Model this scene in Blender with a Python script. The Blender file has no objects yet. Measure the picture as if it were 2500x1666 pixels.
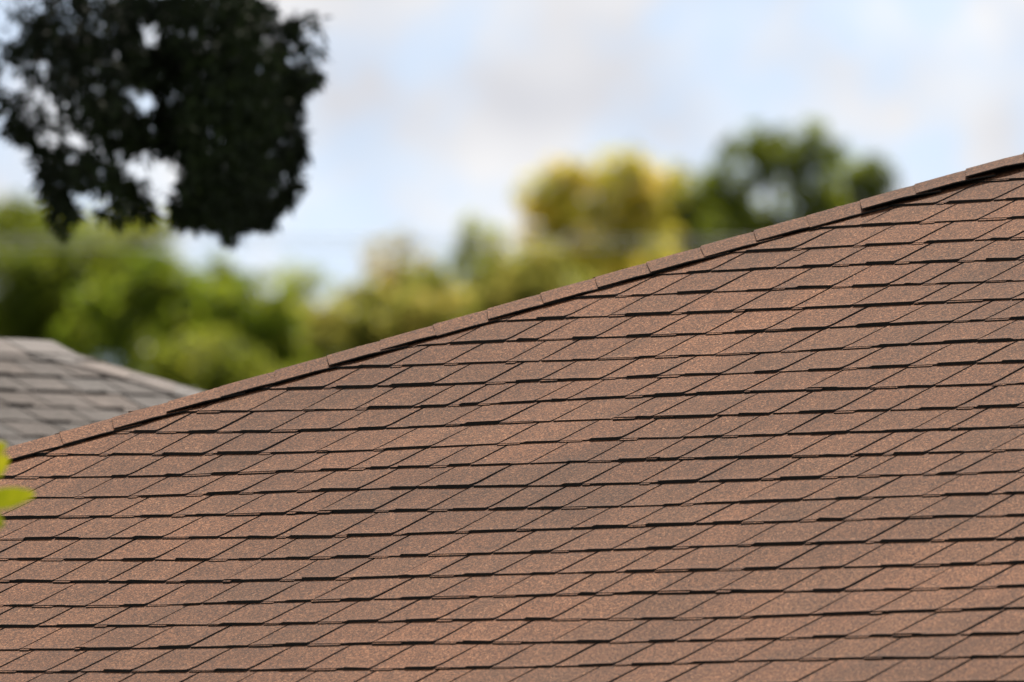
import bpy, bmesh, math
import numpy as np
from mathutils import Vector, Matrix

R = math.radians
rng = np.random.default_rng(7)
SC = bpy.context.scene
COL = SC.collection

# ------------------------------------------------------------------ camera
AZ, PITCH, TILT = R(-45.78), R(22.17), R(1.98)     # view azimuth, roof pitch, camera tilt
D, ZC = 40.0, 3.5                                  # metres to the roof in the middle of the frame, its height
K = 2.5 / 2500 / D                                 # tangent of one photograph pixel (2500 px wide)
FWD = np.array([math.sin(AZ) * math.cos(TILT), math.cos(AZ) * math.cos(TILT), math.sin(TILT)])
RGT = np.array([math.cos(AZ), -math.sin(AZ), 0.0])
UPV = np.cross(RGT, FWD)
CAM = np.array([0, 0, ZC]) - FWD * D
cd = bpy.data.cameras.new('camera')
cam = bpy.data.objects.new('camera', cd)
COL.objects.link(cam)
cam.matrix_world = Matrix(((RGT[0], UPV[0], -FWD[0], CAM[0]), (RGT[1], UPV[1], -FWD[1], CAM[1]),
                           (RGT[2], UPV[2], -FWD[2], CAM[2]), (0, 0, 0, 1)))
cd.sensor_width = 36
cd.lens = 36 / (2500 * K)
cd.clip_start, cd.clip_end = 1.0, 8000
cd.dof.use_dof = True
cd.dof.focus_distance = 39.2
cd.dof.aperture_fstop = 8.0
SC.camera = cam

# ------------------------------------------------------------------ sky, sun, exposure
SUN_H = np.array([-0.60, 0.80])                    # horizontal direction towards the sun (behind the roof)
SUN_EL = R(52)
world = bpy.data.worlds.new('World')
SC.world = world
world.use_nodes = True
nt = world.node_tree
nt.nodes.clear()
def N(t, typ, **kw):
    n = t.nodes.new(typ)
    for k, v in kw.items():
        setattr(n, k, v)
    return n
wo = N(nt, 'ShaderNodeOutputWorld')
bg = N(nt, 'ShaderNodeBackground')
bg.inputs['Strength'].default_value = 0.066
sky = N(nt, 'ShaderNodeTexSky', sky_type='NISHITA')
sky.sun_disc = False
sky.sun_elevation = SUN_EL
sky.sun_rotation = math.atan2(SUN_H[0], SUN_H[1])
sky.air_density, sky.dust_density, sky.ozone_density = 1.0, 0.6, 1.5
tc = N(nt, 'ShaderNodeTexCoord')
mp = N(nt, 'ShaderNodeMapping')
mp.inputs['Scale'].default_value = (110, 110, 130)
mp.inputs['Location'].default_value = (3.1, 1.7, 0.4)
cn = N(nt, 'ShaderNodeTexNoise')
cn.inputs['Scale'].default_value = 1.0
cn.inputs['Detail'].default_value = 4.0
cn.inputs['Roughness'].default_value = 0.58
cr = N(nt, 'ShaderNodeValToRGB')
cr.color_ramp.elements[0].position = 0.41
cr.color_ramp.elements[0].color = (0.45, 0.45, 0.45, 1)
cr.color_ramp.elements[1].position = 0.6
cn2 = N(nt, 'ShaderNodeTexNoise')
cn2.inputs['Scale'].default_value = 0.55
cn2.inputs['Detail'].default_value = 2.0
tint = N(nt, 'ShaderNodeValToRGB')
tint.color_ramp.elements[0].position = 0.36
tint.color_ramp.elements[0].color = (5.45, 5.5, 5.85, 1)
tint.color_ramp.elements[1].position = 0.62
tint.color_ramp.elements[1].color = (7.4, 7.35, 7.4, 1)
mx = N(nt, 'ShaderNodeMix', data_type='RGBA')
lift = N(nt, 'ShaderNodeVectorMath', operation='ADD')   # the haze line lies below the treeline here
lift.inputs[1].default_value = (0, 0, 0.15)
nt.links.new(tc.outputs['Generated'], lift.inputs[0])
nt.links.new(lift.outputs[0], sky.inputs['Vector'])
nt.links.new(tc.outputs['Generated'], mp.inputs['Vector'])
nt.links.new(mp.outputs['Vector'], cn.inputs['Vector'])
nt.links.new(mp.outputs['Vector'], cn2.inputs['Vector'])
nt.links.new(cn.outputs['Fac'], cr.inputs['Fac'])
nt.links.new(cn2.outputs['Fac'], tint.inputs['Fac'])
nt.links.new(cr.outputs['Color'], mx.inputs['Factor'])
nt.links.new(sky.outputs['Color'], mx.inputs['A'])
nt.links.new(tint.outputs['Color'], mx.inputs['B'])
nt.links.new(mx.outputs['Result'], bg.inputs['Color'])
nt.links.new(bg.outputs['Background'], wo.inputs['Surface'])

sl = bpy.data.lights.new('sun', 'SUN')
sl.energy = 5.0
sl.angle = R(0.5)
sl.color = (1.0, 0.915, 0.8)
sun = bpy.data.objects.new('sun', sl)
COL.objects.link(sun)
sh = SUN_H / np.linalg.norm(SUN_H)
SUNV = Vector((sh[0] * math.cos(SUN_EL), sh[1] * math.cos(SUN_EL), math.sin(SUN_EL)))
sun.rotation_euler = SUNV.to_track_quat('Z', 'Y').to_euler()
sun.location = (0, 0, 60)
SC.view_settings.view_transform = 'Standard'
SC.view_settings.look = 'None'
SC.view_settings.exposure = 1.0
SC.view_settings.gamma = 1.0
SC.view_settings.use_curve_mapping = False
SC.render.engine = 'CYCLES'
SC.cycles.use_denoising = True
SC.cycles.max_bounces = 6

# ------------------------------------------------------------------ helpers
def P(px, py, depth):
    """the point seen at a photograph pixel, at a distance along the view axis"""
    return CAM + depth * (FWD + RGT * (px - 1250) * K + UPV * (833 - py) * K)

def proj(X):
    v = np.asarray(X) - CAM
    dd = v @ FWD
    return 1250 + (v @ RGT) / dd / K, 833 - (v @ UPV) / dd / K

def mesh_obj(name, verts, faces, mat, parent=None, smooth=False, kind=None, edge=None):
    me = bpy.data.meshes.new(name)
    me.from_pydata([tuple(v) for v in verts], [], [tuple(f) for f in faces])
    me.materials.append(mat)
    if edge is not None:                       # cut edges show the black asphalt core
        me.materials.append(M_ASPHALT)
        me.polygons.foreach_set('material_index', np.asarray(edge, dtype=np.int32))
    if smooth:
        me.shade_smooth()
    me.update()
    o = bpy.data.objects.new(name, me)
    COL.objects.link(o)
    if parent:
        o.parent = parent
    if kind:
        o['kind'] = kind
    return o

def quads_obj(name, V, mat, parent=None, kind=None):
    """V: (n,4,3) quads, fast path for leaves"""
    n = len(V)
    me = bpy.data.meshes.new(name)
    me.vertices.add(n * 4)
    me.vertices.foreach_set('co', np.ascontiguousarray(V, dtype=np.float32).ravel())
    me.loops.add(n * 4)
    me.loops.foreach_set('vertex_index', np.arange(n * 4, dtype=np.int32))
    me.polygons.add(n)
    me.polygons.foreach_set('loop_start', np.arange(0, n * 4, 4, dtype=np.int32))
    me.update(calc_edges=True)
    me.validate()
    me.materials.append(mat)
    o = bpy.data.objects.new(name, me)
    COL.objects.link(o)
    if parent:
        o.parent = parent
    if kind:
        o['kind'] = kind
    return o

def thing(name, label, cat, group=None, loc=(0, 0, 0)):
    o = bpy.data.objects.new(name, None)
    COL.objects.link(o)
    o.empty_display_size = 0.3
    o['label'] = label
    o['category'] = cat
    if group:
        o['group'] = group
    return o

def tube(pts, rad, sides=7):
    pts = [np.asarray(p, float) for p in pts]
    V, F = [], []
    for i, p in enumerate(pts):
        t = pts[min(i + 1, len(pts) - 1)] - pts[max(i - 1, 0)]
        t = t / (np.linalg.norm(t) + 1e-9)
        a = np.cross(t, [0.31, 0.77, 0.55]); a /= np.linalg.norm(a)
        b = np.cross(t, a)
        for j in range(sides):
            w = 2 * math.pi * j / sides
            V.append(p + rad[i] * (a * math.cos(w) + b * math.sin(w)))
    for i in range(len(pts) - 1):
        for j in range(sides):
            j2 = (j + 1) % sides
            F.append((i * sides + j, i * sides + j2, (i + 1) * sides + j2, (i + 1) * sides + j))
    F.append(tuple(range(sides))[::-1])
    F.append(tuple(range((len(pts) - 1) * sides, len(pts) * sides)))
    return V, F

def merge(parts):
    V, F = [], []
    parts = [p[:2] for p in parts]
    for v, f in parts:
        n = len(V)
        V += list(v)
        F += [tuple(i + n for i in q) for q in f]
    return V, F

# ------------------------------------------------------------------ materials
def mat_new(name):
    m = bpy.data.materials.new(name)
    m.use_nodes = True
    t = m.node_tree
    t.nodes.clear()
    out = N(t, 'ShaderNodeOutputMaterial')
    return m, t, out

def ramp(t, stops):
    r = N(t, 'ShaderNodeValToRGB')
    e = r.color_ramp.elements
    while len(e) < len(stops):
        e.new(0.5)
    for el, (p, c) in zip(e, stops):
        el.position = p
        el.color = (*c, 1)
    return r

def granule_mat(name, stops, gain=1.0, size=335, warm=(1.02, 0.995, 0.985), cool=(0.985, 1.005, 1.01)):
    """mineral granules: every stone its own colour; tabs differ a little in tone"""
    m, t, out = mat_new(name)
    L = t.links.new
    geo = N(t, 'ShaderNodeNewGeometry')
    oi = N(t, 'ShaderNodeObjectInfo')
    vor = N(t, 'ShaderNodeTexVoronoi')
    vor.inputs['Scale'].default_value = size
    L(geo.outputs['Position'], vor.inputs['Vector'])
    sep = N(t, 'ShaderNodeSeparateColor')
    L(vor.outputs['Color'], sep.inputs['Color'])
    # coarser speckle, patches of another blend of stones
    n1 = N(t, 'ShaderNodeTexNoise')
    n1.inputs['Scale'].default_value = 120
    n1.inputs['Detail'].default_value = 3
    L(geo.outputs['Position'], n1.inputs['Vector'])
    mp = N(t, 'ShaderNodeMapping')
    mp.inputs['Scale'].default_value = (10, 3.2, 3.2)
    mp.inputs['Rotation'].default_value = (0, 0, R(18))
    L(geo.outputs['Position'], mp.inputs['Vector'])
    n2 = N(t, 'ShaderNodeTexNoise')
    n2.inputs['Scale'].default_value = 1.0
    n2.inputs['Detail'].default_value = 4
    n2.inputs['Roughness'].default_value = 0.6
    L(mp.outputs['Vector'], n2.inputs['Vector'])
    tone = N(t, 'ShaderNodeMath', operation='ADD')
    L(oi.outputs['Random'], tone.inputs[0])
    L(geo.outputs['Random Per Island'], tone.inputs[1])
    fr = N(t, 'ShaderNodeMath', operation='FRACT')
    L(tone.outputs[0], fr.inputs[0])
    # index into the stone palette
    a1 = N(t, 'ShaderNodeMath', operation='MULTIPLY_ADD')
    L(sep.outputs['Red'], a1.inputs[0]); a1.inputs[1].default_value = 0.62
    s1 = N(t, 'ShaderNodeMath', operation='MULTIPLY_ADD')
    L(n1.outputs['Fac'], s1.inputs[0]); s1.inputs[1].default_value = 0.5; s1.inputs[2].default_value = -0.06
    L(s1.outputs[0], a1.inputs[2])
    rp = ramp(t, stops)
    L(a1.outputs[0], rp.inputs['Fac'])
    # value of the tab and of the patch
    v1 = N(t, 'ShaderNodeMapRange')
    L(fr.outputs[0], v1.inputs['Value'])
    v1.inputs['To Min'].default_value = 0.93 * gain
    v1.inputs['To Max'].default_value = 1.07 * gain
    v2 = N(t, 'ShaderNodeMapRange')
    L(n2.outputs['Fac'], v2.inputs['Value'])
    v2.inputs['From Min'].default_value = 0.3
    v2.inputs['From Max'].default_value = 0.7
    v2.inputs['To Min'].default_value = 0.84
    v2.inputs['To Max'].default_value = 1.16
    # broad weathering, and faint runs down the slope
    n3 = N(t, 'ShaderNodeTexNoise')
    n3.inputs['Scale'].default_value = 1.1
    n3.inputs['Detail'].default_value = 3
    m3 = N(t, 'ShaderNodeMapping')
    m3.inputs['Location'].default_value = (4.3, 2.2, 0.0)
    L(geo.outputs['Position'], m3.inputs['Vector'])
    L(m3.outputs['Vector'], n3.inputs['Vector'])
    v3 = N(t, 'ShaderNodeMapRange')
    L(n3.outputs['Fac'], v3.inputs['Value'])
    v3.inputs['From Min'].default_value = 0.3
    v3.inputs['From Max'].default_value = 0.7
    v3.inputs['To Min'].default_value = 0.74
    v3.inputs['To Max'].default_value = 1.22
    vq = N(t, 'ShaderNodeMath', operation='MULTIPLY')
    L(v1.outputs[0], vq.inputs[0]); L(v3.outputs[0], vq.inputs[1])
    vm = N(t, 'ShaderNodeMath', operation='MULTIPLY')
    L(vq.outputs[0], vm.inputs[0]); L(v2.outputs[0], vm.inputs[1])
    wc = N(t, 'ShaderNodeMix', data_type='RGBA')
    wn = N(t, 'ShaderNodeTexWhiteNoise', noise_dimensions='1D')
    L(tone.outputs[0], wn.inputs['W'])
    L(wn.outputs['Value'], wc.inputs['Factor'])
    wc.inputs['A'].default_value = (*warm, 1)
    wc.inputs['B'].default_value = (*cool, 1)
    mm = N(t, 'ShaderNodeMix', data_type='RGBA', blend_type='MULTIPLY')
    mm.inputs['Factor'].default_value = 1
    L(rp.outputs['Color'], mm.inputs['A']); L(wc.outputs['Result'], mm.inputs['B'])
    sc = N(t, 'ShaderNodeVectorMath', operation='SCALE')
    L(mm.outputs['Result'], sc.inputs[0]); L(vm.outputs[0], sc.inputs['Scale'])
    bump = N(t, 'ShaderNodeBump')
    bump.inputs['Strength'].default_value = 0.9
    bump.inputs['Distance'].default_value = 0.0016
    nb = N(t, 'ShaderNodeTexVoronoi')
    nb.inputs['Scale'].default_value = size * 0.8
    L(geo.outputs['Position'], nb.inputs['Vector'])
    L(nb.outputs['Color'], bump.inputs['Height'])
    b = N(t, 'ShaderNodeBsdfPrincipled')
    L(sc.outputs[0], b.inputs['Base Color'])
    b.inputs['Roughness'].default_value = 0.85
    b.inputs['Specular IOR Level'].default_value = 0.1
    L(bump.outputs[0], b.inputs['Normal'])
    L(b.outputs[0], out.inputs['Surface'])
    return m

def plain_mat(name, c1, c2, scale=4.0, rough=0.8, stretch=(1, 1, 1)):
    m, t, out = mat_new(name)
    L = t.links.new
    geo = N(t, 'ShaderNodeNewGeometry')
    mp = N(t, 'ShaderNodeMapping')
    mp.inputs['Scale'].default_value = stretch
    n = N(t, 'ShaderNodeTexNoise')
    n.inputs['Scale'].default_value = scale
    n.inputs['Detail'].default_value = 6
    L(geo.outputs['Position'], mp.inputs['Vector'])
    L(mp.outputs['Vector'], n.inputs['Vector'])
    rp = ramp(t, [(0.3, c1), (0.7, c2)])
    L(n.outputs['Fac'], rp.inputs['Fac'])
    b = N(t, 'ShaderNodeBsdfPrincipled')
    b.inputs['Roughness'].default_value = rough
    L(rp.outputs['Color'], b.inputs['Base Color'])
    L(b.outputs[0], out.inputs['Surface'])
    return m

def leaf_mat(name, stops, trans=0.5, tgain=2.6, patch=1.5, rough=0.5):
    """leaves: each its own tone, thin enough for the sun to shine through"""
    m, t, out = mat_new(name)
    L = t.links.new
    geo = N(t, 'ShaderNodeNewGeometry')
    n = N(t, 'ShaderNodeTexNoise')
    n.inputs['Scale'].default_value = patch
    n.inputs['Detail'].default_value = 2
    L(geo.outputs['Position'], n.inputs['Vector'])
    a = N(t, 'ShaderNodeMath', operation='MULTIPLY_ADD')
    L(geo.outputs['Random Per Island'], a.inputs[0])
    a.inputs[1].default_value = 0.35
    s = N(t, 'ShaderNodeMath', operation='MULTIPLY_ADD')
    L(n.outputs['Fac'], s.inputs[0]); s.inputs[1].default_value = 1.6; s.inputs[2].default_value = -0.47
    L(s.outputs[0], a.inputs[2])
    rp = ramp(t, stops)
    L(a.outputs[0], rp.inputs['Fac'])
    b = N(t, 'ShaderNodeBsdfPrincipled')
    b.inputs['Roughness'].default_value = rough
    b.inputs['Specular IOR Level'].default_value = 0.25
    L(rp.outputs['Color'], b.inputs['Base Color'])
    tr = N(t, 'ShaderNodeBsdfTranslucent')
    tg = N(t, 'ShaderNodeVectorMath', operation='SCALE')
    tg.inputs['Scale'].default_value = tgain
    L(rp.outputs['Color'], tg.inputs[0])
    L(tg.outputs[0], tr.inputs['Color'])
    mx = N(t, 'ShaderNodeMixShader')
    mx.inputs['Fac'].default_value = trans
    L(b.outputs[0], mx.inputs[1]); L(tr.outputs[0], mx.inputs[2])
    L(mx.outputs[0], out.inputs['Surface'])
    return m

M_BROWN = granule_mat('brown_granules', [(0.06, (0.0085, 0.0037, 0.0021)), (0.32, (0.040, 0.0168, 0.0084)),
                                         (0.55, (0.093, 0.0372, 0.0172)), (0.78, (0.183, 0.080, 0.0380)), (0.98, (0.47, 0.275, 0.16))])
M_GREY = granule_mat('grey_granules', [(0.05, (0.02, 0.0185, 0.0175)), (0.4, (0.060, 0.053, 0.049)),
                                       (0.7, (0.104, 0.090, 0.081)), (0.98, (0.19, 0.167, 0.152))],
                     warm=(1.06, 1.0, 0.98), cool=(0.95, 1.0, 1.05))
M_ASPHALT = plain_mat('asphalt_core', (0.006, 0.0055, 0.005), (0.014, 0.012, 0.011), 300, 0.95)
M_GREYCAP_LIT = granule_mat('lit_grey_granules', [(0.05, (0.06, 0.055, 0.052)), (0.4, (0.12, 0.108, 0.10)), (0.7, (0.19, 0.17, 0.158)), (0.98, (0.3, 0.27, 0.25))],
                        warm=(1.06, 1.0, 0.98), cool=(0.95, 1.0, 1.05))  # grey granules made lighter: the light the angled caps catch, put into the colour
M_FELT = plain_mat('roof_felt', (0.012, 0.011, 0.010), (0.022, 0.02, 0.018), 20, 0.9)
M_STUCCO = plain_mat('stucco', (0.5, 0.45, 0.38), (0.58, 0.53, 0.45), 30, 0.9)
M_TRIM = plain_mat('painted_trim', (0.7, 0.68, 0.64), (0.78, 0.76, 0.72), 6, 0.5)
M_BARK = plain_mat('bark', (0.05, 0.036, 0.026), (0.12, 0.09, 0.065), 9, 0.95, (1, 1, 0.2))
M_WIRE = plain_mat('bare_cable', (0.25, 0.25, 0.25), (0.35, 0.35, 0.35), 3, 0.6)
M_POLE = plain_mat('weathered_pole', (0.12, 0.09, 0.065), (0.2, 0.16, 0.12), 8, 0.9, (1, 1, 0.1))
M_GRASS = plain_mat('lawn', (0.035, 0.06, 0.015), (0.09, 0.11, 0.03), 0.8, 0.95)

# ------------------------------------------------------------------ ground
g = mesh_obj('ground', [(-4000, -4000, 0), (4000, -4000, 0), (4000, 4000, 0), (-4000, 4000, 0)], [(0, 1, 2, 3)], M_GRASS)
g['kind'] = 'structure'

# ------------------------------------------------------------------ hip roofs laid with tab shingles
CP, SP, TP = math.cos(PITCH), math.sin(PITCH), math.tan(PITCH)

class HipRoof:
    """One roof slope in local axes: lx along the courses, ly inwards, plane through the origin at pitch PITCH.
    Hip: ly = lx + c, rising with lx. to_world turns local points into world ones (mirrored for the grey house)."""
    def __init__(self, to_world, flip, c, s_eave, s_ridge, x_end, E, W, seed, undul):
        self.tw, self.flip, self.c = to_world, flip, c
        self.se, self.sr, self.xe, self.E, self.W = s_eave, s_ridge, x_end, E, W
        self.rng = np.random.default_rng(seed)
        self.undul = undul
        self.cap_lift = 1.0
        self.tab_lift = 1.0
        self.step_px = None
        self.ph = self.rng.uniform(0, 6.28, (400, 2))

    def surf(self, x, s, h, k=0):
        """local point at x, distance s up the slope, h above the slope"""
        u = 0.697 * x + 0.717 * s * CP
        ds = self.undul * 0.065 * (1 - math.cos(math.pi * u / 2.7)) / 2 \
            + self.undul * 0.0062 * math.sin(2.3 * u + self.ph[k % 400, 0]) + self.undul * 0.0030 * math.sin(6.1 * u + self.ph[k % 400, 1])
        hh = h + self.undul * 0.003 * math.sin(1.9 * x + 1.1 * s) + self.undul * 0.002 * math.sin(4.3 * s - 2.7 * x + 1)
        ss = s + ds
        return np.array([x, ss * CP - hh * SP, ss * SP + hh * CP])

    def layout(self):
        """butt joints of every course"""
        n = int((self.sr - self.se) / self.E)
        self.joints = []
        off = 0.0
        for k in range(n):
            off += self.W * (0.30 + self.rng.uniform(-0.07, 0.07))
            if self.rng.random() < 0.12:
                off += self.W * self.rng.uniform(0.2, 0.6)
            xs = []
            x = (self.se * CP - self.c) - 0.6 + (off % self.W)
            while x < self.xe:
                xs.append(x)
                r = self.rng.random()
                w = self.W * (self.rng.normal(1.0, 0.045) if r < 0.86 else self.rng.uniform(0.52, 0.78))
                x += w
            xs.append(self.xe)
            self.joints.append(xs)
        return n

    def tab(self, k, i):
        """one shingle tab: thin at the left, laminated and lifted on the right, sunk under the next course at its top"""
        rg = self.rng
        xs = self.joints[k]
        x0, x1 = xs[i], xs[i + 1]
        E = self.E
        s0 = self.se + k * E
        # its hip end
        hip_x = s0 * CP - self.c
        if x1 < hip_x - 0.02:
            return None
        gap = 0.0046
        x0 += gap * rg.uniform(0.6, 1.3); x1 -= gap * rg.uniform(0.6, 1.3)
        w = x1 - x0
        if w < 0.03:
            return None
        low = [q for q in (self.joints[k - 1] if k else []) if x0 + 0.2 * w < q < x1 - 0.2 * w]
        sp = (low[0] - rg.uniform(0.0, 0.035)) if low else x0 + w * rg.uniform(0.4, 0.62)
        sp = min(max(sp, x0 + 0.22 * w), x1 - 0.2 * w)
        hl = rg.uniform(0.0028, 0.0046)
        hr = rg.uniform(0.0050, 0.0078)
        if rg.random() < 0.16:
            hr *= 0.62
        if rg.random() < 0.14:
            hl *= 1.6
        hr *= self.tab_lift
        butt = rg.normal(0, 0.0012)
        sl_ = rg.uniform(0.003, 0.012)
        cols = [(x0, hl), (sp - sl_, hl * 1.05), (sp + 0.3 * sl_, hr), (x1, hr * rg.uniform(0.75, 1.1))]
        cb = [butt + rg.normal(0, 0.0011) for _ in cols]
        rows = [0.0, 0.08, 0.2, 0.5, 0.82, 1.0, 1.13]
        prof = [1.0, 0.66, 0.44, 0.30, 0.14, -0.10, -0.30]
        skew = rg.normal(0, 0.0012)
        V = []
        for (x, hb), bt in zip(cols, cb):
            for r_, p_ in zip(rows, prof):
                s = s0 + r_ * E + (bt if r_ == 0 else 0)
                h = hb * p_ + (-0.0016 if r_ > 1 else 0)
                V.append(self.surf(x + skew * r_, s, h, k))
        nr = len(rows)
        F = []
        for c_ in range(3):
            for r_ in range(nr - 1):
                a = c_ * nr + r_
                F.append((a, a + nr, a + nr + 1, a + 1))
        # butt face and the two long edges go down to the felt
        nb = len(V)
        for (x, hb), bt in zip(cols, cb):
            V.append(self.surf(x, s0 + bt + 0.001, -0.0042, k))
        for c_ in range(3):
            F.append((c_ * nr, nb + c_, nb + c_ + 1, (c_ + 1) * nr))
        for ci, sgn in ((0, 1), (3, -1)):
            base = nb if ci == 0 else nb + 3
            prev = base
            for r_ in range(1, nr):
                V.append(self.surf(cols[ci][0] + skew * rows[r_], s0 + rows[r_] * E, -0.0046, k))
                j = len(V) - 1
                a, b_ = ci * nr + r_ - 1, ci * nr + r_
                F.append((a, b_, j, prev) if sgn > 0 else (a, prev, j, b_))
                prev = j
        # the lower lamination peeps out under the thin half
        if rg.random() < 0.65:
            xa, xb = x0 + 0.001, x0 + (sp - x0) * rg.uniform(0.45, 1.0)
            pr_ = rg.uniform(0.005, 0.010)
            j = len(V)
            for x in (xa, xb):
                V += [self.surf(x, s0 + 0.012, hl * 0.6, k), self.surf(x, s0 - pr_, hl * 0.62 + 0.0003, k), self.surf(x, s0 - pr_ + 0.0005, -0.003, k)]
            F += [(j + 1, j + 4, j + 3, j), (j + 1, j + 2, j + 5, j + 4), (j, j + 2, j + 1), (j + 3, j + 4, j + 5)]
        cut = x0 < (s0 + 1.2 * E) * CP - self.c + 0.03
        return V, F, cut

    def finish(self, V, F, cut):
        """trim at the hip, move to world axes"""
        if cut:
            bm = bmesh.new()
            vs = [bm.verts.new(v) for v in V]
            for f in F:
                bm.faces.new([vs[q] for q in f])
            pl = Vector((0, self.c, 0))
            bmesh.ops.bisect_plane(bm, geom=bm.verts[:] + bm.edges[:] + bm.faces[:], plane_co=pl,
                                   plane_no=Vector((1, -1, 0)).normalized(), clear_inner=True)
            bm.verts.index_update()
            V = [np.array(v.co) for v in bm.verts]
            F = [tuple(v.index for v in f.verts) for f in bm.faces]
            bm.free()
            if not F:
                return None
        edge = []
        for f in F:
            a, b, c = (np.asarray(V[q], float) for q in f[:3])
            n_ = np.cross(b - a, c - a)
            if len(f) > 3:
                n_ = n_ + np.cross(c - a, np.asarray(V[f[3]], float) - a)
            n_ /= np.linalg.norm(n_) + 1e-12
            edge.append(0 if abs(n_ @ np.array([0, -SP, CP])) > 0.6 else 1)
        V = [self.tw(v) for v in V]
        if self.flip:
            F = [f[::-1] for f in F]
        return V, F, edge

    def build(self, mat, parent, limit):
        n = self.layout()
        items = []
        for k in range(n):
            for i in range(len(self.joints[k]) - 1):
                t = self.tab(k, i)
                if t is None:
                    continue
                r = self.finish(*t)
                if r is None:
                    continue
                V, F, ed = r
                # how much of it is in the picture
                xs, ss = self.joints[k][i:i + 2], self.se + k * self.E
                cnt = 0
                for fx in (0.05, 0.25, 0.5, 0.75, 0.95):
                    for fs in (0.06, 0.3, 0.55, 0.8, 0.97):
                        lx = xs[0] + fx * (xs[1] - xs[0]); s = ss + fs * self.E
                        if s * CP > lx + self.c - 0.16:
                            continue
                        px, py = proj(self.tw(self.surf(lx, s, 0.003, k)))
                        if 0 <= px <= 2500 and 0 <= py <= 1666:
                            cnt += xs[1] - xs[0]
                items.append((cnt, V, F, ed))
        vis = sorted((it for it in items if it[0] > 0), key=lambda q: -q[0])
        singles = set(id(q) for q in vis[:limit])
        rest = []
        for it in items:
            if id(it) in singles:
                mesh_obj('shingle', it[1], it[2], mat, parent, edge=it[3])
            else:
                rest.append((it[1], it[2], it[3]))
        V, F = merge(rest)
        mesh_obj('shingle_field', V, F, mat, parent, kind='stuff', edge=[e for q in rest for e in q[2]])
        # the slope on the far side of the hip: the same courses mirrored at the hip
        far = []
        def mir(v):
            return self.tw((v[1] - self.c, v[0] + self.c, v[2]))
        for k in range(n):
            for i in range(len(self.joints[k]) - 1):
                if self.joints[k][i] > self.sr * CP - self.c + 1.5:
                    break
                t = self.tab(k, i)
                if t is None:
                    continue
                V, F, cut = t
                sv, self_tw, fl = None, self.tw, self.flip
                self.tw, self.flip = (lambda v: v), False
                r = self.finish(V, F, cut)
                self.tw, self.flip = self_tw, fl
                if r is None:
                    continue
                far.append(([mir(v) for v in r[0]], [f if self.flip else f[::-1] for f in r[1]]))
        V, F = merge(far)
        mesh_obj('shingle_field', V, F, mat, parent, kind='stuff')
        print('tabs', len(items), 'in view', len(vis))

    def caps(self, start, direc, wing_a, nrm_a, wing_b, nrm_b, length, mat, parent, seed, expo=0.143, wing=0.150, lift=1.0):
        """overlapping cap pieces folded over a hip or ridge; start = lower end"""
        rg = np.random.default_rng(seed)
        start, direc = np.array(start, float), np.array(direc, float)
        rest = []
        m = int(length / expo)
        nup = np.array([0, 0, 1.0])
        wob = rg.uniform(0, 6.28, 3)
        ph0 = 0.0
        if self.step_px is not None:             # one cap stands proud: its lower edge is the step seen near the right
            ls = np.linspace(0, length, 4000)
            pxs = np.array([proj(self.tw(start + direc * l + nup * 0.012))[0] for l in ls])
            ph0 = ls[np.argmin(abs(pxs - self.step_px))] % expo
        for j in range(m):
            l0 = ph0 + j * expo + rg.normal(0, 0.0025)
            Lc = expo * 1.45
            wa, wb = wing + rg.normal(0, 0.0035), wing + rg.normal(0, 0.0035)
            curl_a, curl_b = [max(0.0, rg.normal(0.0032, 0.0024)) for _ in range(2)]
            px0 = proj(self.tw(start + direc * l0))[0]
            if self.step_px is not None and abs(px0 - self.step_px) < 30:
                curl_b += 0.008; curl_a += 0.008
            elif rg.random() < 0.06:
                curl_b += 0.004; curl_a += 0.004
            side = rg.normal(0, 0.003)
            hb = rg.uniform(0.0058, 0.0074)
            ht = 0.0036
            prof = [(-1.0, 1.0), (-0.6, 0.35), (-0.25, 0.1), (-0.08, 0.0), (0, 0), (0.08, 0.0), (0.25, 0.1), (0.6, 0.35), (1.0, 1.0)]
            V = []
            thick = 0.0036
            rows = [(0.0, hb, 1.0), (0.5, hb * 0.62 + ht * 0.38, 1.0), (0.72, ht, 0.8), (1.0, ht * 0.45, 0.3)]
            for layer in (0, 1):
                for (q, h, cu) in rows:
                    for (o, cc) in prof:
                        if o < 0:
                            wv, nv, ww, ct = wing_a, nrm_a, wa, curl_a
                        else:
                            wv, nv, ww, ct = wing_b, nrm_b, wb, curl_b
                        z = h + 0.004 * math.sin(1.7 * (l0 + q * Lc) + wob[0]) * self.undul * 0.6
                        base = start + direc * (l0 + q * Lc + side * o) + wv * abs(o) * ww
                        nn = nv * (1 - max(0, 1 - abs(o) / 0.3)) + nup * max(0, 1 - abs(o) / 0.3)
                        # the fold is rounded: the wings sit a little above a sharp arris
                        rnd = -0.012 * max(0, 1 - abs(o) / 0.14) ** 2 * 0.6
                        V.append(base + nn * (lift * (z + 0.0034 + ct * cc * cu) + rnd - layer * thick * lift))
            nc, nr = len(prof), len(rows)
            F = []
            for r_ in range(nr - 1):
                for c_ in range(nc - 1):
                    a = r_ * nc + c_
                    F.append((a, a + 1, a + nc + 1, a + nc))
                    b_ = a + nc * nr
                    F.append((b_, b_ + nc, b_ + nc + 1, b_ + 1))
            o_ = nc * nr
            for c_ in range(nc - 1):
                F.append((c_, c_ + o_, c_ + 1 + o_, c_ + 1))
            for r_ in range(nr - 1):
                a = r_ * nc
                F.append((a, a + nc, a + nc + o_, a + o_))
                a = r_ * nc + nc - 1
                F.append((a, a + o_, a + nc + o_, a + nc))
            ed = [0] * (2 * (nr - 1) * (nc - 1)) + [1] * (nc - 1 + 2 * (nr - 1))
            V = [self.tw(v) for v in V]
            if self.flip:
                F = [f[::-1] for f in F]
            ctr = np.mean(V[:nc * 2], axis=0)
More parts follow.
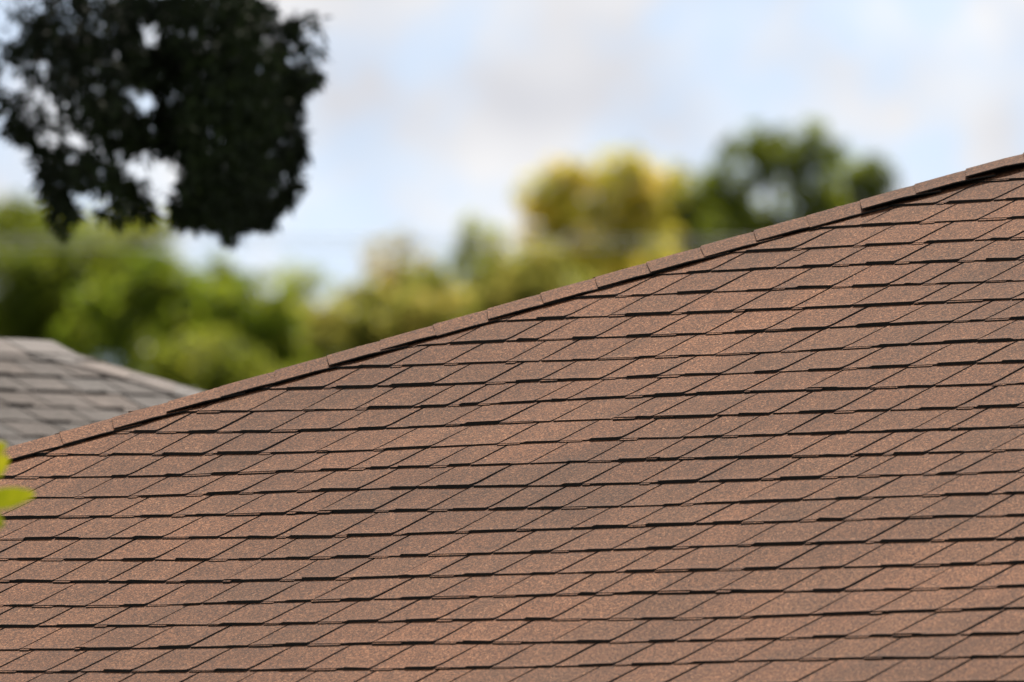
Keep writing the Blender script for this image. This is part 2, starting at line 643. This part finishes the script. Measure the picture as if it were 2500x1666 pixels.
            ends = [proj(v) for v in V[:nc * 2]]
            if any(-5 <= px <= 2505 and 0 <= py <= 1666 for px, py in ends) and not getattr(self, 'hidden', lambda c: False)(ctr):
                mesh_obj('hip_cap', V, F, mat, parent, edge=ed)
            else:
                rest.append((V, F, ed))
        if rest:
            V, F = merge(rest)
            mesh_obj('hip_cap_run', V, F, mat, parent, kind='stuff', edge=[e for q in rest for e in q[2]])

    def hip_caps(self, mat, parent, seed, expo=0.143):
        hd = np.array([1, 1, TP]); hd /= np.linalg.norm(hd)
        n_b = np.array([0, -SP, CP])                 # slope in view
        n_a = np.array([-SP, 0, CP])                 # slope beyond the hip
        w_b = np.cross(hd, n_b); w_b /= np.linalg.norm(w_b)
        if w_b[0] < 0: w_b = -w_b
        w_a = np.cross(hd, n_a); w_a /= np.linalg.norm(w_a)
        if w_a[1] < 0: w_a = -w_a
        y0 = self.se * CP
        y1 = self.sr * CP
        st = np.array([y0 - self.c, y0, y0 * TP])
        length = (y1 - y0) * math.sqrt(2 + TP * TP)
        self.caps(st, hd, w_a, n_a, w_b, n_b, length, mat, parent, seed, expo, lift=self.cap_lift)

    def ridge_caps(self, mat, parent, seed, expo=0.143):
        y1 = self.sr * CP
        st = np.array([self.xe, y1, y1 * TP])
        L_ = self.xe - (y1 - self.c) + 0.1
        self.caps(st, np.array([-1.0, 0, 0]), np.array([0, CP, -SP]), np.array([0, SP, CP]),
                  np.array([0, -CP, -SP]), np.array([0, -SP, CP]), L_, mat, parent, seed, expo, lift=self.cap_lift)

    def deck(self, parent, mat, drop=0.014):
        """the boarded and felted roof body under the shingles, with its eaves"""
        ye, yr = self.se * CP, self.sr * CP
        dep = 2 * (yr - ye)
        x0, x1 = ye - self.c, self.xe
        xr = yr - self.c
        z = lambda y: y * TP - drop
        T = [(x0, ye, z(ye)), (x1, ye, z(ye)), (x1, yr, z(yr)), (xr, yr, z(yr)), (x1, ye + dep, z(ye)), (x0, ye + dep, z(ye))]
        B = [(a, b, z(ye) - 0.14) for a, b in ((x0, ye), (x1, ye), (x1, ye + dep), (x0, ye + dep))]
        V = [self.tw(v) for v in T + B]
        F = [(0, 1, 2, 3), (3, 2, 4, 5), (0, 3, 5), (1, 4, 2), (9, 8, 7, 6), (6, 7, 1, 0), (7, 8, 4, 1), (8, 9, 5, 4), (9, 6, 0, 5)]
        if self.flip:
            F = [f[::-1] for f in F]
        o = mesh_obj('roof', V, F, mat, parent)
        return o, (x0, x1, ye, ye + dep, z(ye) - 0.14)

def house_body(roof, box, parent, over=0.45):
    x0, x1, y0, y1, zt = box
    def prism(ax0, ax1, ay0, ay1, zb, zt2, name, mat):
        c = [(ax0, ay0), (ax1, ay0), (ax1, ay1), (ax0, ay1)]
        V = [np.array(roof.tw((a, b, 0))) for a, b in c]
        top = roof.tw((0, 0, zt2))[2]
        V = [(v[0], v[1], zb) for v in V] + [(v[0], v[1], top) for v in V]
        F = [(3, 2, 1, 0), (4, 5, 6, 7), (0, 1, 5, 4), (1, 2, 6, 5), (2, 3, 7, 6), (3, 0, 4, 7)]
        if roof.flip:
            F = [f[::-1] for f in F]
        return mesh_obj(name, V, F, mat, parent)
    prism(x0 + over, x1 - over, y0 + over, y1 - over, 0.0, zt - 0.002, 'wall', M_STUCCO)
    zlow = roof.tw((0, 0, zt))[2]
    # fascia boards round the eaves
    for nm, a in (('front', (x0 - 0.022, x1 + 0.022, y0 - 0.022, y0 - 0.002)), ('side', (x0 - 0.022, x0 - 0.002, y0, y1))):
        prism(*a, zlow - 0.03, zt + 0.12, 'fascia_board', M_TRIM)

# the brown roof: slope faces the camera side, hip on its left
hp = P(1250, 741, D)
ray = hp - CAM
nrm = np.array([0, -SP, CP])
hit = CAM + ray * (np.dot(np.array([0, 0, ZC]) - CAM, nrm) / np.dot(ray, nrm))
C_MAIN = hit[1] - hit[0]
main = HipRoof(lambda v: np.array([v[0], v[1], v[2] + ZC]), False, C_MAIN, -2.82, 3.3, 9.0, 0.148, 0.199, 11, 1.0)
h1 = thing('house', 'house with brown shingled hip roof, in focus, filling the lower half of the photo', 'house')
r1, box1 = main.deck(h1, M_FELT)
house_body(main, box1, h1)
main.build(M_BROWN, r1, 300)
main.step_px = 2362
main.hip_caps(M_BROWN, r1, 5, 0.137)
main.step_px = None
main.ridge_caps(M_BROWN, r1, 6)

# the grey roof behind it on the left: mirrored, its hip falls to the right
RG = P(52, 828, 52)
grey = HipRoof(lambda v: np.array([RG[0] - v[1], RG[1] - v[0], RG[2] + v[2]]), True, 0.0, -3.35, 0.0, 1.6, 0.143, 0.199, 23, 0.6)
grey.cap_lift = 0.6
grey.tab_lift = 1.5
grey.hidden = lambda c: proj(c)[0] > 505
h2 = thing('house', 'blurred grey shingled hip roof peeking out behind the brown roof at left', 'house')
r2, box2 = grey.deck(h2, M_FELT)
house_body(grey, box2, h2)
# only the corner above the brown hip shows
_p = proj
def proj_grey(X):
    px, py = _p(X)
    return (px, py) if py < 1112 - 0.2885 * px + 10 else (-999, -999)
proj = proj_grey
grey.build(M_GREY, r2, 120)
proj = _p
grey.hip_caps(M_GREYCAP_LIT, r2, 15, 0.15)
grey.ridge_caps(M_GREYCAP_LIT, r2, 16, 0.15)

# ------------------------------------------------------------------ trees
def leaf_quads(pos, length, width, droop=0.0, rg=rng, up_bias=0.0):
    n = len(pos)
    d = rg.normal(size=(n, 3))
    d[:, 2] -= droop
    d /= np.linalg.norm(d, axis=1, keepdims=True)
    w = rg.normal(size=(n, 3))
    w = np.cross(d, w)
    w /= np.linalg.norm(w, axis=1, keepdims=True) + 1e-9
    l = length * rg.uniform(0.7, 1.3, (n, 1))
    b = width * rg.uniform(0.7, 1.3, (n, 1))
    tip = pos + d * l
    mid = pos + d * l * 0.45
    return np.stack([pos, mid + w * b * 0.5, tip, mid - w * b * 0.5], axis=1)

def limb(a, b, ra, rb, sag=0.0, rg=rng, n=5, jit=0.04):
    a, b = np.asarray(a, float), np.asarray(b, float)
    L_ = np.linalg.norm(b - a)
    pts, rad = [], []
    for i in range(n + 1):
        f = i / n
        p = a + (b - a) * f
        p = p + np.array([0, 0, sag * L_ * math.sin(math.pi * f)])
        if 0 < i < n:
            p = p + rg.normal(0, jit * L_, 3) * [1, 1, 0.5]
        pts.append(p); rad.append(ra + (rb - ra) * f)
    return tube(pts, rad, 7)

def tree(name, label, d, lobes, mat, leaf=0.16, od=6.5, group='trees beyond the roofs', clumps=34, base_px=None, seed=0, spread=0.16):
    """lobes: (px, py, rx, ry, density) as seen in the photograph, made into round clumped masses at distance d"""
    rg = np.random.default_rng(seed)
    t = thing(name, label, 'tree', group)
    pos = []
    cents = []
    sat = []
    for (px, py, rx, ry, den) in lobes:          # smaller sprays round the edge of every mass
        for _ in range(4):
            w = rg.uniform(-0.4, math.pi + 0.4)
            q = rg.uniform(0.22, 0.42)
            sat.append((px + 1.05 * rx * math.cos(w), py - 1.05 * ry * math.sin(w), rx * q, ry * q * rg.uniform(1.0, 1.7), den * 0.55))
    main_n = len(lobes)
    for (px, py, rx, ry, den) in list(lobes) + sat:
        dd = d + rg.uniform(-1, 1) * 0.4 * rx * K * d
        c = P(px, py, dd)
        rxm, rym = rx * K * d, ry * K * d
        rz = max(rxm, 0.6 * rym)
        if len(cents) < main_n:
            cents.append((c, rxm, rym))
        cl = rg.normal(size=(clumps, 3))
        cl /= np.linalg.norm(cl, axis=1, keepdims=True)
        cl *= rg.uniform(0.35, 1.0, (clumps, 1)) ** 0.6
        n = int(od * den * math.pi * rxm * rym / (0.31 * leaf * leaf))
        idx = rg.integers(0, clumps, n)
        q = cl[idx] + rg.normal(0, spread, (n, 3))
        q = q * [rxm, rym, rz]
        pos.append(c + q[:, :1] * RGT + q[:, 1:2] * np.array([0, 0, 1.0]) + q[:, 2:] * np.array([FWD[0], FWD[1], 0]))
    # the rest of the crown, below the brown roof's edge
    lx = np.mean([q[0] for q in lobes]); wd = max(np.ptp([q[0] for q in lobes]) * 0.6, 120)
    hy = 1103 - 0.2885 * lx
    zb = P(lx, hy + 60, d)[2]
    for fz in (1.0, 0.8, 0.55, 0.32):
        for sx in (-0.5, 0.5):
            rr = max(1.15 * wd * K * d, 1.5)
            c = P(lx + sx * wd + rg.normal(0, 20), 833, d)
            c[2] = zb * fz - 0.16 * zb * 0.3
            ry_ = 0.14 * zb
            n = int(1.6 * math.pi * rr * ry_ / (0.31 * leaf * leaf))
            q = rg.normal(size=(n, 3)); q /= np.linalg.norm(q, axis=1, keepdims=True)
            q *= rg.uniform(0.2, 1.0, (n, 1)) ** 0.5
            q = q * [rr, ry_, rr * 0.8] * (1 + 0.25 * np.sin(5 * q[:, :1] + 3 * q[:, 2:] + fz * 9))
            q = c + q[:, :1] * RGT + q[:, 1:2] * np.array([0, 0, 1.0]) + q[:, 2:] * np.array([FWD[0], FWD[1], 0])
            pq = (q - CAM); dq = pq @ FWD
            pxq, pyq = 1250 + (pq @ RGT) / dq / K, 833 - (pq @ UPV) / dq / K
            pos.append(q[pyq > 1103 - 0.2885 * pxq + 22])
    pos = np.concatenate(pos)
    quads_obj('crown', leaf_quads(pos, leaf, leaf * 0.62, 0.3, rg), mat, t)
    mainc = np.mean([c[0] for c in cents], axis=0)
    bx = base_px if base_px is not None else None
    b = P(bx, 833, d) if bx is not None else mainc
    base = np.array([b[0], b[1], -0.05])
    top = np.array([mainc[0], mainc[1], min(c[0][2] for c in cents)])
    H = top[2]
    parts = [limb(base, top, 0.045 * max(H, 3) ** 0.8, 0.025 * max(H, 3) ** 0.8, 0, rg, 6, 0.012)]
    for c, rxm, rym in cents:
        parts.append(limb(top - [0, 0, 0.15 * H], c + [0, 0, 0.4 * rym], 0.07, 0.02, 0.03, rg))
        for _ in range(4):
            e = c + RGT * rg.normal(0, 0.45) * rxm + np.array([0, 0, 1]) * rg.normal(0, 0.45) * rym
            parts.append(limb(c - [0, 0, 0.2 * rym], e, 0.03, 0.008, 0.02, rg, 4))
    V, F = merge(parts)
    mesh_obj('trunk', V, F, M_BARK, t, smooth=True)
    return t

G_OLIVE = leaf_mat('olive_leaves', [(0.1, (0.035, 0.045, 0.005)), (0.5, (0.085, 0.10, 0.01)), (0.9, (0.15, 0.15, 0.016))], 0.6)
G_BRIGHT = leaf_mat('fresh_green_leaves', [(0.1, (0.03, 0.05, 0.004)), (0.5, (0.078, 0.105, 0.007)), (0.9, (0.15, 0.155, 0.012))], 0.6)
G_YELLOW = leaf_mat('yellowing_leaves', [(0.1, (0.085, 0.105, 0.012)), (0.42, (0.21, 0.19, 0.024)), (0.9, (0.36, 0.275, 0.045))], 0.7)
G_DEEP = leaf_mat('deep_green_leaves', [(0.1, (0.03, 0.045, 0.005)), (0.5, (0.075, 0.095, 0.009)), (0.9, (0.13, 0.145, 0.013))], 0.55)
G_MUSTARD = leaf_mat('mustard_leaves', [(0.1, (0.06, 0.08, 0.014)), (0.5, (0.14, 0.14, 0.025)), (0.9, (0.24, 0.19, 0.045))], 0.62)
G_PALE = leaf_mat('pale_tan_leaves', [(0.1, (0.11, 0.10, 0.022)), (0.5, (0.19, 0.16, 0.04)), (0.9, (0.28, 0.21, 0.06))], 0.6)
G_GREY = leaf_mat('grey_green_leaves', [(0.1, (0.08, 0.10, 0.022)), (0.5, (0.14, 0.155, 0.03)), (0.9, (0.2, 0.2, 0.045))], 0.6)

tree('tree', 'dark olive green tree above the grey roof at the left edge', 302,
     [(40, 680, 170, 130, 1.1), (150, 760, 180, 120, 1.1), (40, 850, 200, 130, 1.0), (90, 590, 120, 60, 0.8)], G_DEEP, seed=1)
tree('tree', 'tall olive tree whose crown meets the hanging dark branches', 328,
     [(200, 560, 180, 55, 0.6), (320, 610, 120, 65, 0.8), (60, 560, 120, 50, 0.8), (290, 700, 140, 70, 1.0), (130, 640, 150, 60, 0.8)], G_OLIVE, seed=2)
tree('tree', 'bright green bushy tree right of the grey roof peak', 276,
     [(390, 720, 140, 80, 1.1), (330, 790, 150, 80, 1.0), (470, 800, 120, 80, 1.0), (400, 880, 160, 90, 1.0)], G_BRIGHT, seed=3)
tree('tree', 'small green tree with a pointed top between two bushier greens', 315,
     [(530, 690, 55, 50, 0.7), (540, 770, 80, 70, 0.8), (540, 860, 110, 80, 0.8)], G_BRIGHT, seed=4)
tree('tree', 'round green tree beside the gap of low pale sky', 263,
     [(630, 750, 95, 75, 0.9), (650, 830, 80, 70, 0.9), (590, 880, 110, 80, 0.9)], G_BRIGHT, seed=5)
tree('tree', 'low olive shrubby tree just above the middle of the brown hip', 250,
     [(470, 900, 150, 60, 0.9), (560, 930, 140, 60, 0.9)], G_OLIVE, seed=6)
tree('tree', 'thin pale grey green tree in the low dip of the treeline', 406,
     [(760, 750, 90, 75, 0.4), (740, 830, 120, 70, 1.0), (800, 890, 140, 60, 1.0)], G_GREY, seed=7)
tree('tree', 'yellow green tree low over the hip below the wires', 328,
     [(860, 785, 110, 55, 1.0), (950, 780, 120, 65, 1.0), (830, 850, 120, 65, 1.0), (1010, 830, 130, 60, 1.0)], G_MUSTARD, seed=8)
tree('tree', 'sparse tan tree with a wispy upright tip', 380,
     [(970, 605, 50, 30, 0.3), (985, 665, 75, 48, 0.4), (1000, 730, 120, 55, 0.9)], G_PALE, seed=9)
tree('tree', 'green tree in front of the sparse tan one', 341,
     [(1060, 725, 65, 60, 0.8), (1080, 790, 110, 70, 1.1)], G_OLIVE, seed=10)
tree('tree', 'slim grey green tree standing left of the large yellow crown', 393,
     [(1168, 580, 50, 45, 0.45), (1175, 655, 65, 60, 0.7), (1190, 740, 90, 65, 1.1)], G_GREY, seed=11)
tree('tree', 'mustard coloured tree low between the slim tree and yellow crown', 328,
     [(1270, 660, 90, 60, 0.8), (1240, 730, 110, 60, 0.9), (1350, 720, 110, 60, 0.8)], G_MUSTARD, seed=12)
tree('tree', 'large round yellow green tree in the middle of the treeline', 354,
     [(1390, 480, 95, 75, 0.6), (1500, 455, 105, 75, 0.6), (1580, 470, 75, 75, 0.5), (1440, 560, 130, 70, 0.6), (1560, 560, 90, 60, 0.5), (1470, 640, 140, 65, 0.6), (1350, 580, 65, 70, 0.5)],
     G_YELLOW, seed=13)
tree('tree', 'grey green tree under the right side of the yellow crown', 367,
     [(1500, 655, 140, 65, 1.0), (1600, 650, 90, 55, 0.6), (1400, 690, 110, 55, 1.0)], G_GREY, seed=14)
tree('tree', 'olive and mustard tree between the yellow crown and tall dark tree', 380,
     [(1700, 470, 62, 55, 0.7), (1740, 540, 95, 55, 1.0), (1680, 600, 110, 60, 1.0), (1640, 560, 40, 60, 0.5), (1800, 600, 110, 50, 1.0), (1665, 520, 50, 50, 0.5)], G_OLIVE, seed=15)
tree('tree', 'tall deep green tree with lobed top over the brown roof', 328,
     [(1865, 365, 78, 48, 0.8), (1800, 430, 66, 60, 0.7), (1972, 375, 70, 60, 0.9), (1985, 460, 55, 70, 0.9), (1800, 545, 90, 60, 0.8), (1985, 545, 70, 60, 0.5), (1880, 425, 60, 28, 0.5), (1890, 560, 70, 50, 0.4), (1893, 485, 14, 55, 0.35)],
     G_DEEP, seed=16, base_px=1950)
tree('tree', 'smaller dark green tree at the right end of the treeline', 354,
     [(2110, 430, 68, 38, 1.1), (2070, 480, 75, 55, 0.9), (2145, 470, 38, 45, 0.5), (2060, 540, 100, 50, 1.0)], G_DEEP, seed=17)

# ------------------------------------------------------------------ the dark tree hanging in at top left
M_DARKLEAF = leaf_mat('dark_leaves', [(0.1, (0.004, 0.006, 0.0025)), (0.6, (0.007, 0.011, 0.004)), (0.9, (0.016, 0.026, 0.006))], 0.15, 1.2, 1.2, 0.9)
def dark_tree():
    rg = np.random.default_rng(40)
    t = thing('tree', 'dark shaded tree with drooping leafy branches at top left', 'tree')
    dm = 59.0
    # masses of foliage on drooping boughs, as (px, py, rx, ry, leaves)
    pos_l = [(520, 60, 130, 110, 1500), (600, 170, 95, 90, 1100), (560, 280, 130, 100, 1500), (640, 350, 75, 75, 800),
             (560, 420, 120, 70, 1100), (590, 490, 80, 40, 500), (480, 500, 55, 30, 260), (568, 535, 22, 22, 90),
             (730, 182, 45, 15, 170), (690, 95, 55, 35, 36), (740, 70, 30, 30, 14), (680, 215, 40, 25, 150),
             (430, 200, 70, 110, 900), (200, 60, 140, 90, 1500), (130, 140, 90, 90, 800), (250, 190, 110, 90, 1200),
             (220, 280, 100, 55, 700), (300, 310, 80, 45, 500), (400, 320, 60, 70, 500), (60, 270, 60, 45, 190), (20, 200, 40, 60, 110), (60, 40, 50, 60, 110),
             (20, 110, 30, 60, 60), (180, 380, 60, 50, 330), (140, 440, 45, 50, 300), (230, 420, 60, 45, 380), (140, 500, 30, 45, 170), (280, 440, 50, 30, 160),
             (330, 460, 40, 25, 80), (345, 500, 40, 25, 60), (270, 510, 30, 30, 60), (110, 380, 25, 30, 60), (55, 310, 30, 20, 50), (310, 380, 50, 30, 100),
             (400, 30, 70, 40, 500), (400, 150, 60, 60, 700), (330, 150, 60, 50, 500), (350, 10, 60, 25, 300), (310, 60, 40, 60, 300), (440, 330, 60, 60, 500),
             (480, 420, 50, 60, 400), (330, 330, 40, 40, 250), (600, 30, 50, 40, 260), (640, 60, 35, 40, 50), (700, 130, 60, 50, 48), (760, 110, 26, 50, 14),
             (710, 290, 24, 40, 90), (725, 380, 20, 50, 70), (700, 470, 25, 40, 70), (640, 530, 40, 20, 60), (500, 540, 40, 15, 50), (700, 240, 40, 30, 110)]
    pos_l += [(a_ + rg.normal(0, 5), b_, 11, 27, 24) for a_, b_ in (
        (430, 515), (455, 528), (480, 520), (520, 535), (560, 552), (575, 560), (600, 538), (640, 522), (680, 492), (700, 450), (716, 400), (728, 350), (706, 300),
        (696, 260), (740, 190), (768, 184), (705, 60), (150, 535), (135, 490), (100, 425), (170, 512), (240, 485), (290, 482), (330, 492), (60, 316), (30, 305), (92, 335), (350, 520))]
    pos_l += [(px + rg.uniform(-1, 1) * rx, py + rg.uniform(-1, 1) * ry, 0.45 * rx, 0.45 * ry, 14) for px, py, rx, ry, _ in pos_l for _q in range(3)]
    holes = [(366, 72, 24, 28), (378, 50, 14, 14), (285, 115, 14, 22), (348, 255, 18, 30), (322, 215, 12, 18), (190, 335, 24, 28), (25, 65, 26, 30), (30, 185, 22, 40), (240, 10, 12, 10),
             (690, 336, 13, 16), (385, 380, 16, 22), (345, 360, 14, 16), (325, 410, 34, 30), (395, 440, 30, 60), (430, 410, 40, 26), (130, 240, 10, 12), (235, 490, 26, 22),
             (650, 105, 20, 14), (400, 480, 20, 60), (690, 440, 18, 16), (160, 290, 12, 14), (60, 215, 12, 14)]
    out = []
    for (px, py, rx, ry, n) in pos_l:
        n = int(n * (1.35 if px > 440 else 0.9))
        a = rg.uniform(0, 2 * math.pi, n)
        r = np.sqrt(rg.uniform(0, 1, n)) * (1 + 0.12 * np.sin(5 * a + px) + 0.1 * np.sin(9 * a + py))
        x, y = px + rx * r * np.cos(a), py + ry * r * np.sin(a)
        ok = np.ones(n, bool)
        for (hx, hy, hrx, hry) in holes:
            ok &= (((x - hx) / hrx) ** 2 + ((y - hy) / hry) ** 2 > 1.0 + 0.2 * rg.normal(size=n)) | (rg.random(n) < 0.04)
        # twigs gather the leaves into sprays with slits of sky between them
        f = np.sin(0.113 * x + 0.061 * y + 1.3 * np.sin(0.041 * y)) + np.sin(0.083 * y - 0.094 * x + 0.7) + 0.8 * np.sin(0.19 * x + 0.13 * y + 2.0)
        ok &= (f > (-2.0 if px > 440 else -1.3)) | (rg.random(n) < 0.3)
        x, y = x[ok], y[ok]
        if not len(x):
            continue
        dd = dm + rg.normal(0, 0.28, len(x)) + 0.4 * math.sin(px * 0.02)
        out.append(np.array([P(a_, b_, c_) for a_, b_, c_ in zip(x, y, dd)]))
    low = np.concatenate(out)
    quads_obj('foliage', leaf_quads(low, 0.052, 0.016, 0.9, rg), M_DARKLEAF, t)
    # the rest of the crown, above and to the left of the picture and behind
    base = P(-1800, 833, 63); base[2] = -0.05
    ctr = np.array([base[0], base[1], 7.8])
    up = []
    for _ in range(70):
        f = rg.uniform(0, 1)
        q = ctr + (P(250, -700, 61) - ctr) * f + rg.normal(0, [1.2, 1.2, 0.9])
        if q[2] < 5.7: q[2] = 5.7 + rg.uniform(0, 1)
        up.append(q + np.clip(rg.normal(0, 1, (420, 3)), -1.5, 1.5) * [0.62, 0.62, 0.42])
    for _ in range(26):
        q = P(rg.uniform(-50, 720), rg.uniform(-900, -330), rg.uniform(59, 62.5))
        up.append(q + np.clip(rg.normal(0, 1, (420, 3)), -1.5, 1.5) * [0.3, 0.3, 0.1])
    up = np.concatenate(up)
    pr = np.array([proj(q) for q in up])
    up = up[(pr[:, 1] < -115) | (pr[:, 0] < -30)]
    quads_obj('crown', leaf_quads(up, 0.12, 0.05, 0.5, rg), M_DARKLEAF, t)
    parts = [limb(base, [base[0], base[1], 4.6], 0.26, 0.2, 0, rg, 6, 0.01)]
    fork = np.array([base[0], base[1], 4.4])
    j1 = P(250, -500, 61)
    parts.append(limb(fork, j1, 0.14, 0.06, 0.12, rg, 8, 0.015))
    parts.append(limb(fork, ctr + [0.6, -0.4, 1.6], 0.15, 0.05, 0.0, rg, 6, 0.03))
    parts.append(limb(fork, ctr + [-1.8, 0.9, 0.8], 0.12, 0.04, 0.05, rg, 6, 0.03))
    parts.append(limb(fork, ctr + [1.4, 1.6, 0.6], 0.12, 0.04, 0.05, rg, 6, 0.03))
    j2 = P(540, -120, 59.3); j3 = P(190, -120, 59.2)
    for j, ends in ((j2, [(600, 250), (560, 500), (660, 350), (700, 175), (480, 470)]), (j3, [(220, 250), (150, 500), (60, 260), (280, 430), (410, 300)])):
        parts.append(limb(j1, j, 0.05, 0.025, 0.08, rg, 5, 0.02))
        for e in ends:
            parts.append(limb(j, P(*e, 59.0), 0.014, 0.003, 0.02, rg, 6, 0.03))
    V, F = merge(parts)
    mesh_obj('trunk', V, F, M_BARK, t, smooth=True)
dark_tree()

# ------------------------------------------------------------------ sapling whose leaves poke in at the left edge
M_SAP = leaf_mat('sunlit_leaves', [(0.1, (0.12, 0.15, 0.005)), (0.5, (0.21, 0.225, 0.007)), (0.9, (0.32, 0.30, 0.012))], 0.6, 0.8, 14.0)
def leaf_blade(base, tip, width, nrm, fold=0.18, n=7):
    base, tip, nrm = (np.asarray(q, float) for q in (base, tip, nrm))
    ax = tip - base
    L_ = np.linalg.norm(ax)
    sd = np.cross(ax / L_, nrm); sd /= np.linalg.norm(sd)
    V, F = [], []
    for i in range(n):
        f = i / (n - 1)
        w = width * 0.5 * math.sin(math.pi * min(1, f * 0.92 + 0.04)) ** 0.75
        c = base + ax * f - nrm * 0.10 * L_ * f * f
        V += [c - sd * w + nrm * w * fold, c, c + sd * w + nrm * w * fold]
    for i in range(n - 1):
        a = i * 3
        F += [(a, a + 1, a + 4, a + 3), (a + 1, a + 2, a + 5, a + 4)]
    return V, F
def sapling():
    rg = np.random.default_rng(60)
    t = thing('sapling', 'sunlit yellow green leaves of a near sapling at the left edge', 'sapling')
    dm = 30.5
    view = -FWD
    twig = P(-90, 1215, dm)
    for (b, tp, w, nv) in [((-70, 1180), (20, 1118), 0.045, view - 0.2 * UPV), ((-60, 1222), (84, 1212), 0.044, view - 0.35 * UPV),
                           ((-70, 1240), (10, 1285), 0.04, view + 0.2 * RGT), ((-60, 1120), (16, 1085), 0.035, view)]:
        nv = nv / np.linalg.norm(nv)
        V, F = leaf_blade(P(*b, dm + rg.uniform(-.03, .03)), P(*tp, dm + rg.uniform(-.03, .03)), w, nv)
        mesh_obj('leaf', V, F, M_SAP, t, smooth=True)
    base = P(-1500, 833, 31.0); base[2] = -0.05
    fork = np.array([base[0], base[1], 2.2])
    topp = np.array([base[0], base[1], 3.6])
    parts = [limb(base, topp, 0.045, 0.012, 0, rg, 7, 0.01), limb(fork, twig, 0.016, 0.003, 0.04, rg, 7, 0.012)]
    ends = []
    for _ in range(9):
        e = topp + rg.normal(0, [0.32, 0.32, 0.4]) + [0, 0, -0.3]
        parts.append(limb(fork + [0, 0, rg.uniform(0, 0.9)], e, 0.012, 0.003, 0.05, rg))
        ends.append(e)
    for b, tp in (((-90, 1215), (-70, 1180)), ((-90, 1215), (-60, 1222)), ((-90, 1215), (-70, 1240)), ((-110, 1200), (-60, 1120))):
        parts.append(tube([P(*b, dm), P(*tp, dm)], [0.003, 0.0015], 5))
    V, F = merge(parts)
    mesh_obj('trunk', V, F, M_BARK, t, smooth=True)
    q = np.concatenate([e + rg.normal(0, 0.16, (130, 3)) for e in ends] + [P(-330, 1215, 30.6) + rg.normal(0, 0.07, (60, 3))])
    pr = np.array([proj(v) for v in q])
    q = q[pr[:, 0] < -130]
    quads_obj('crown', leaf_quads(q, 0.075, 0.045, 0.5, rg), M_SAP, t)
sapling()

# ------------------------------------------------------------------ overhead wires and the poles that carry them
poles = []
for px, lab in ((-9000, 'wooden utility pole far off to the left carrying the wires'), (11500, 'wooden utility pole far off to the right carrying the wires')):
    c = P(px, 833, 100)
    t = thing('utility_pole', lab, 'utility pole', 'utility poles')
    V, F = tube([(c[0], c[1], -0.05), (c[0], c[1], 6.6)], [0.14, 0.1], 10)
    mesh_obj('pole', V, F, M_POLE, t, smooth=False)
    arm = FWD * [1, 1, 0]; arm = arm / np.linalg.norm(arm)
    V, F = tube([np.array([c[0], c[1], 5.85]) - arm * 0.9 + RGT * 0.13, np.array([c[0], c[1], 5.85]) + arm * 0.9 + RGT * 0.13], [0.06, 0.06], 4)
    mesh_obj('crossarm', V, F, M_POLE, t)
    poles.append((c, arm))
WL = ['uppermost of the faint wires crossing the sky above the treeline', 'middle one of the faint wires crossing the sky above the treeline',
      'lowest of the faint wires crossing the sky above the treeline']
for i, (py, off) in enumerate(((578, -0.6), (592, 0.0), (611, 0.6))):
    pts = []
    mid = P(1250, py, 100 + off)
    for j in range(41):
        f = j / 40
        a = poles[0][0] + (poles[1][0] - poles[0][0]) * f + poles[0][1] * off
        z = mid[2] + 0.55 * (2 * f - 1) ** 2
        pts.append((a[0], a[1], z))
    V, F = tube(pts, [0.0026] * 41, 6)
    o = mesh_obj('overhead_wire', V, F, M_WIRE, None, smooth=True)
    o['label'] = WL[i]; o['category'] = 'wire'; o['group'] = 'overhead wires'
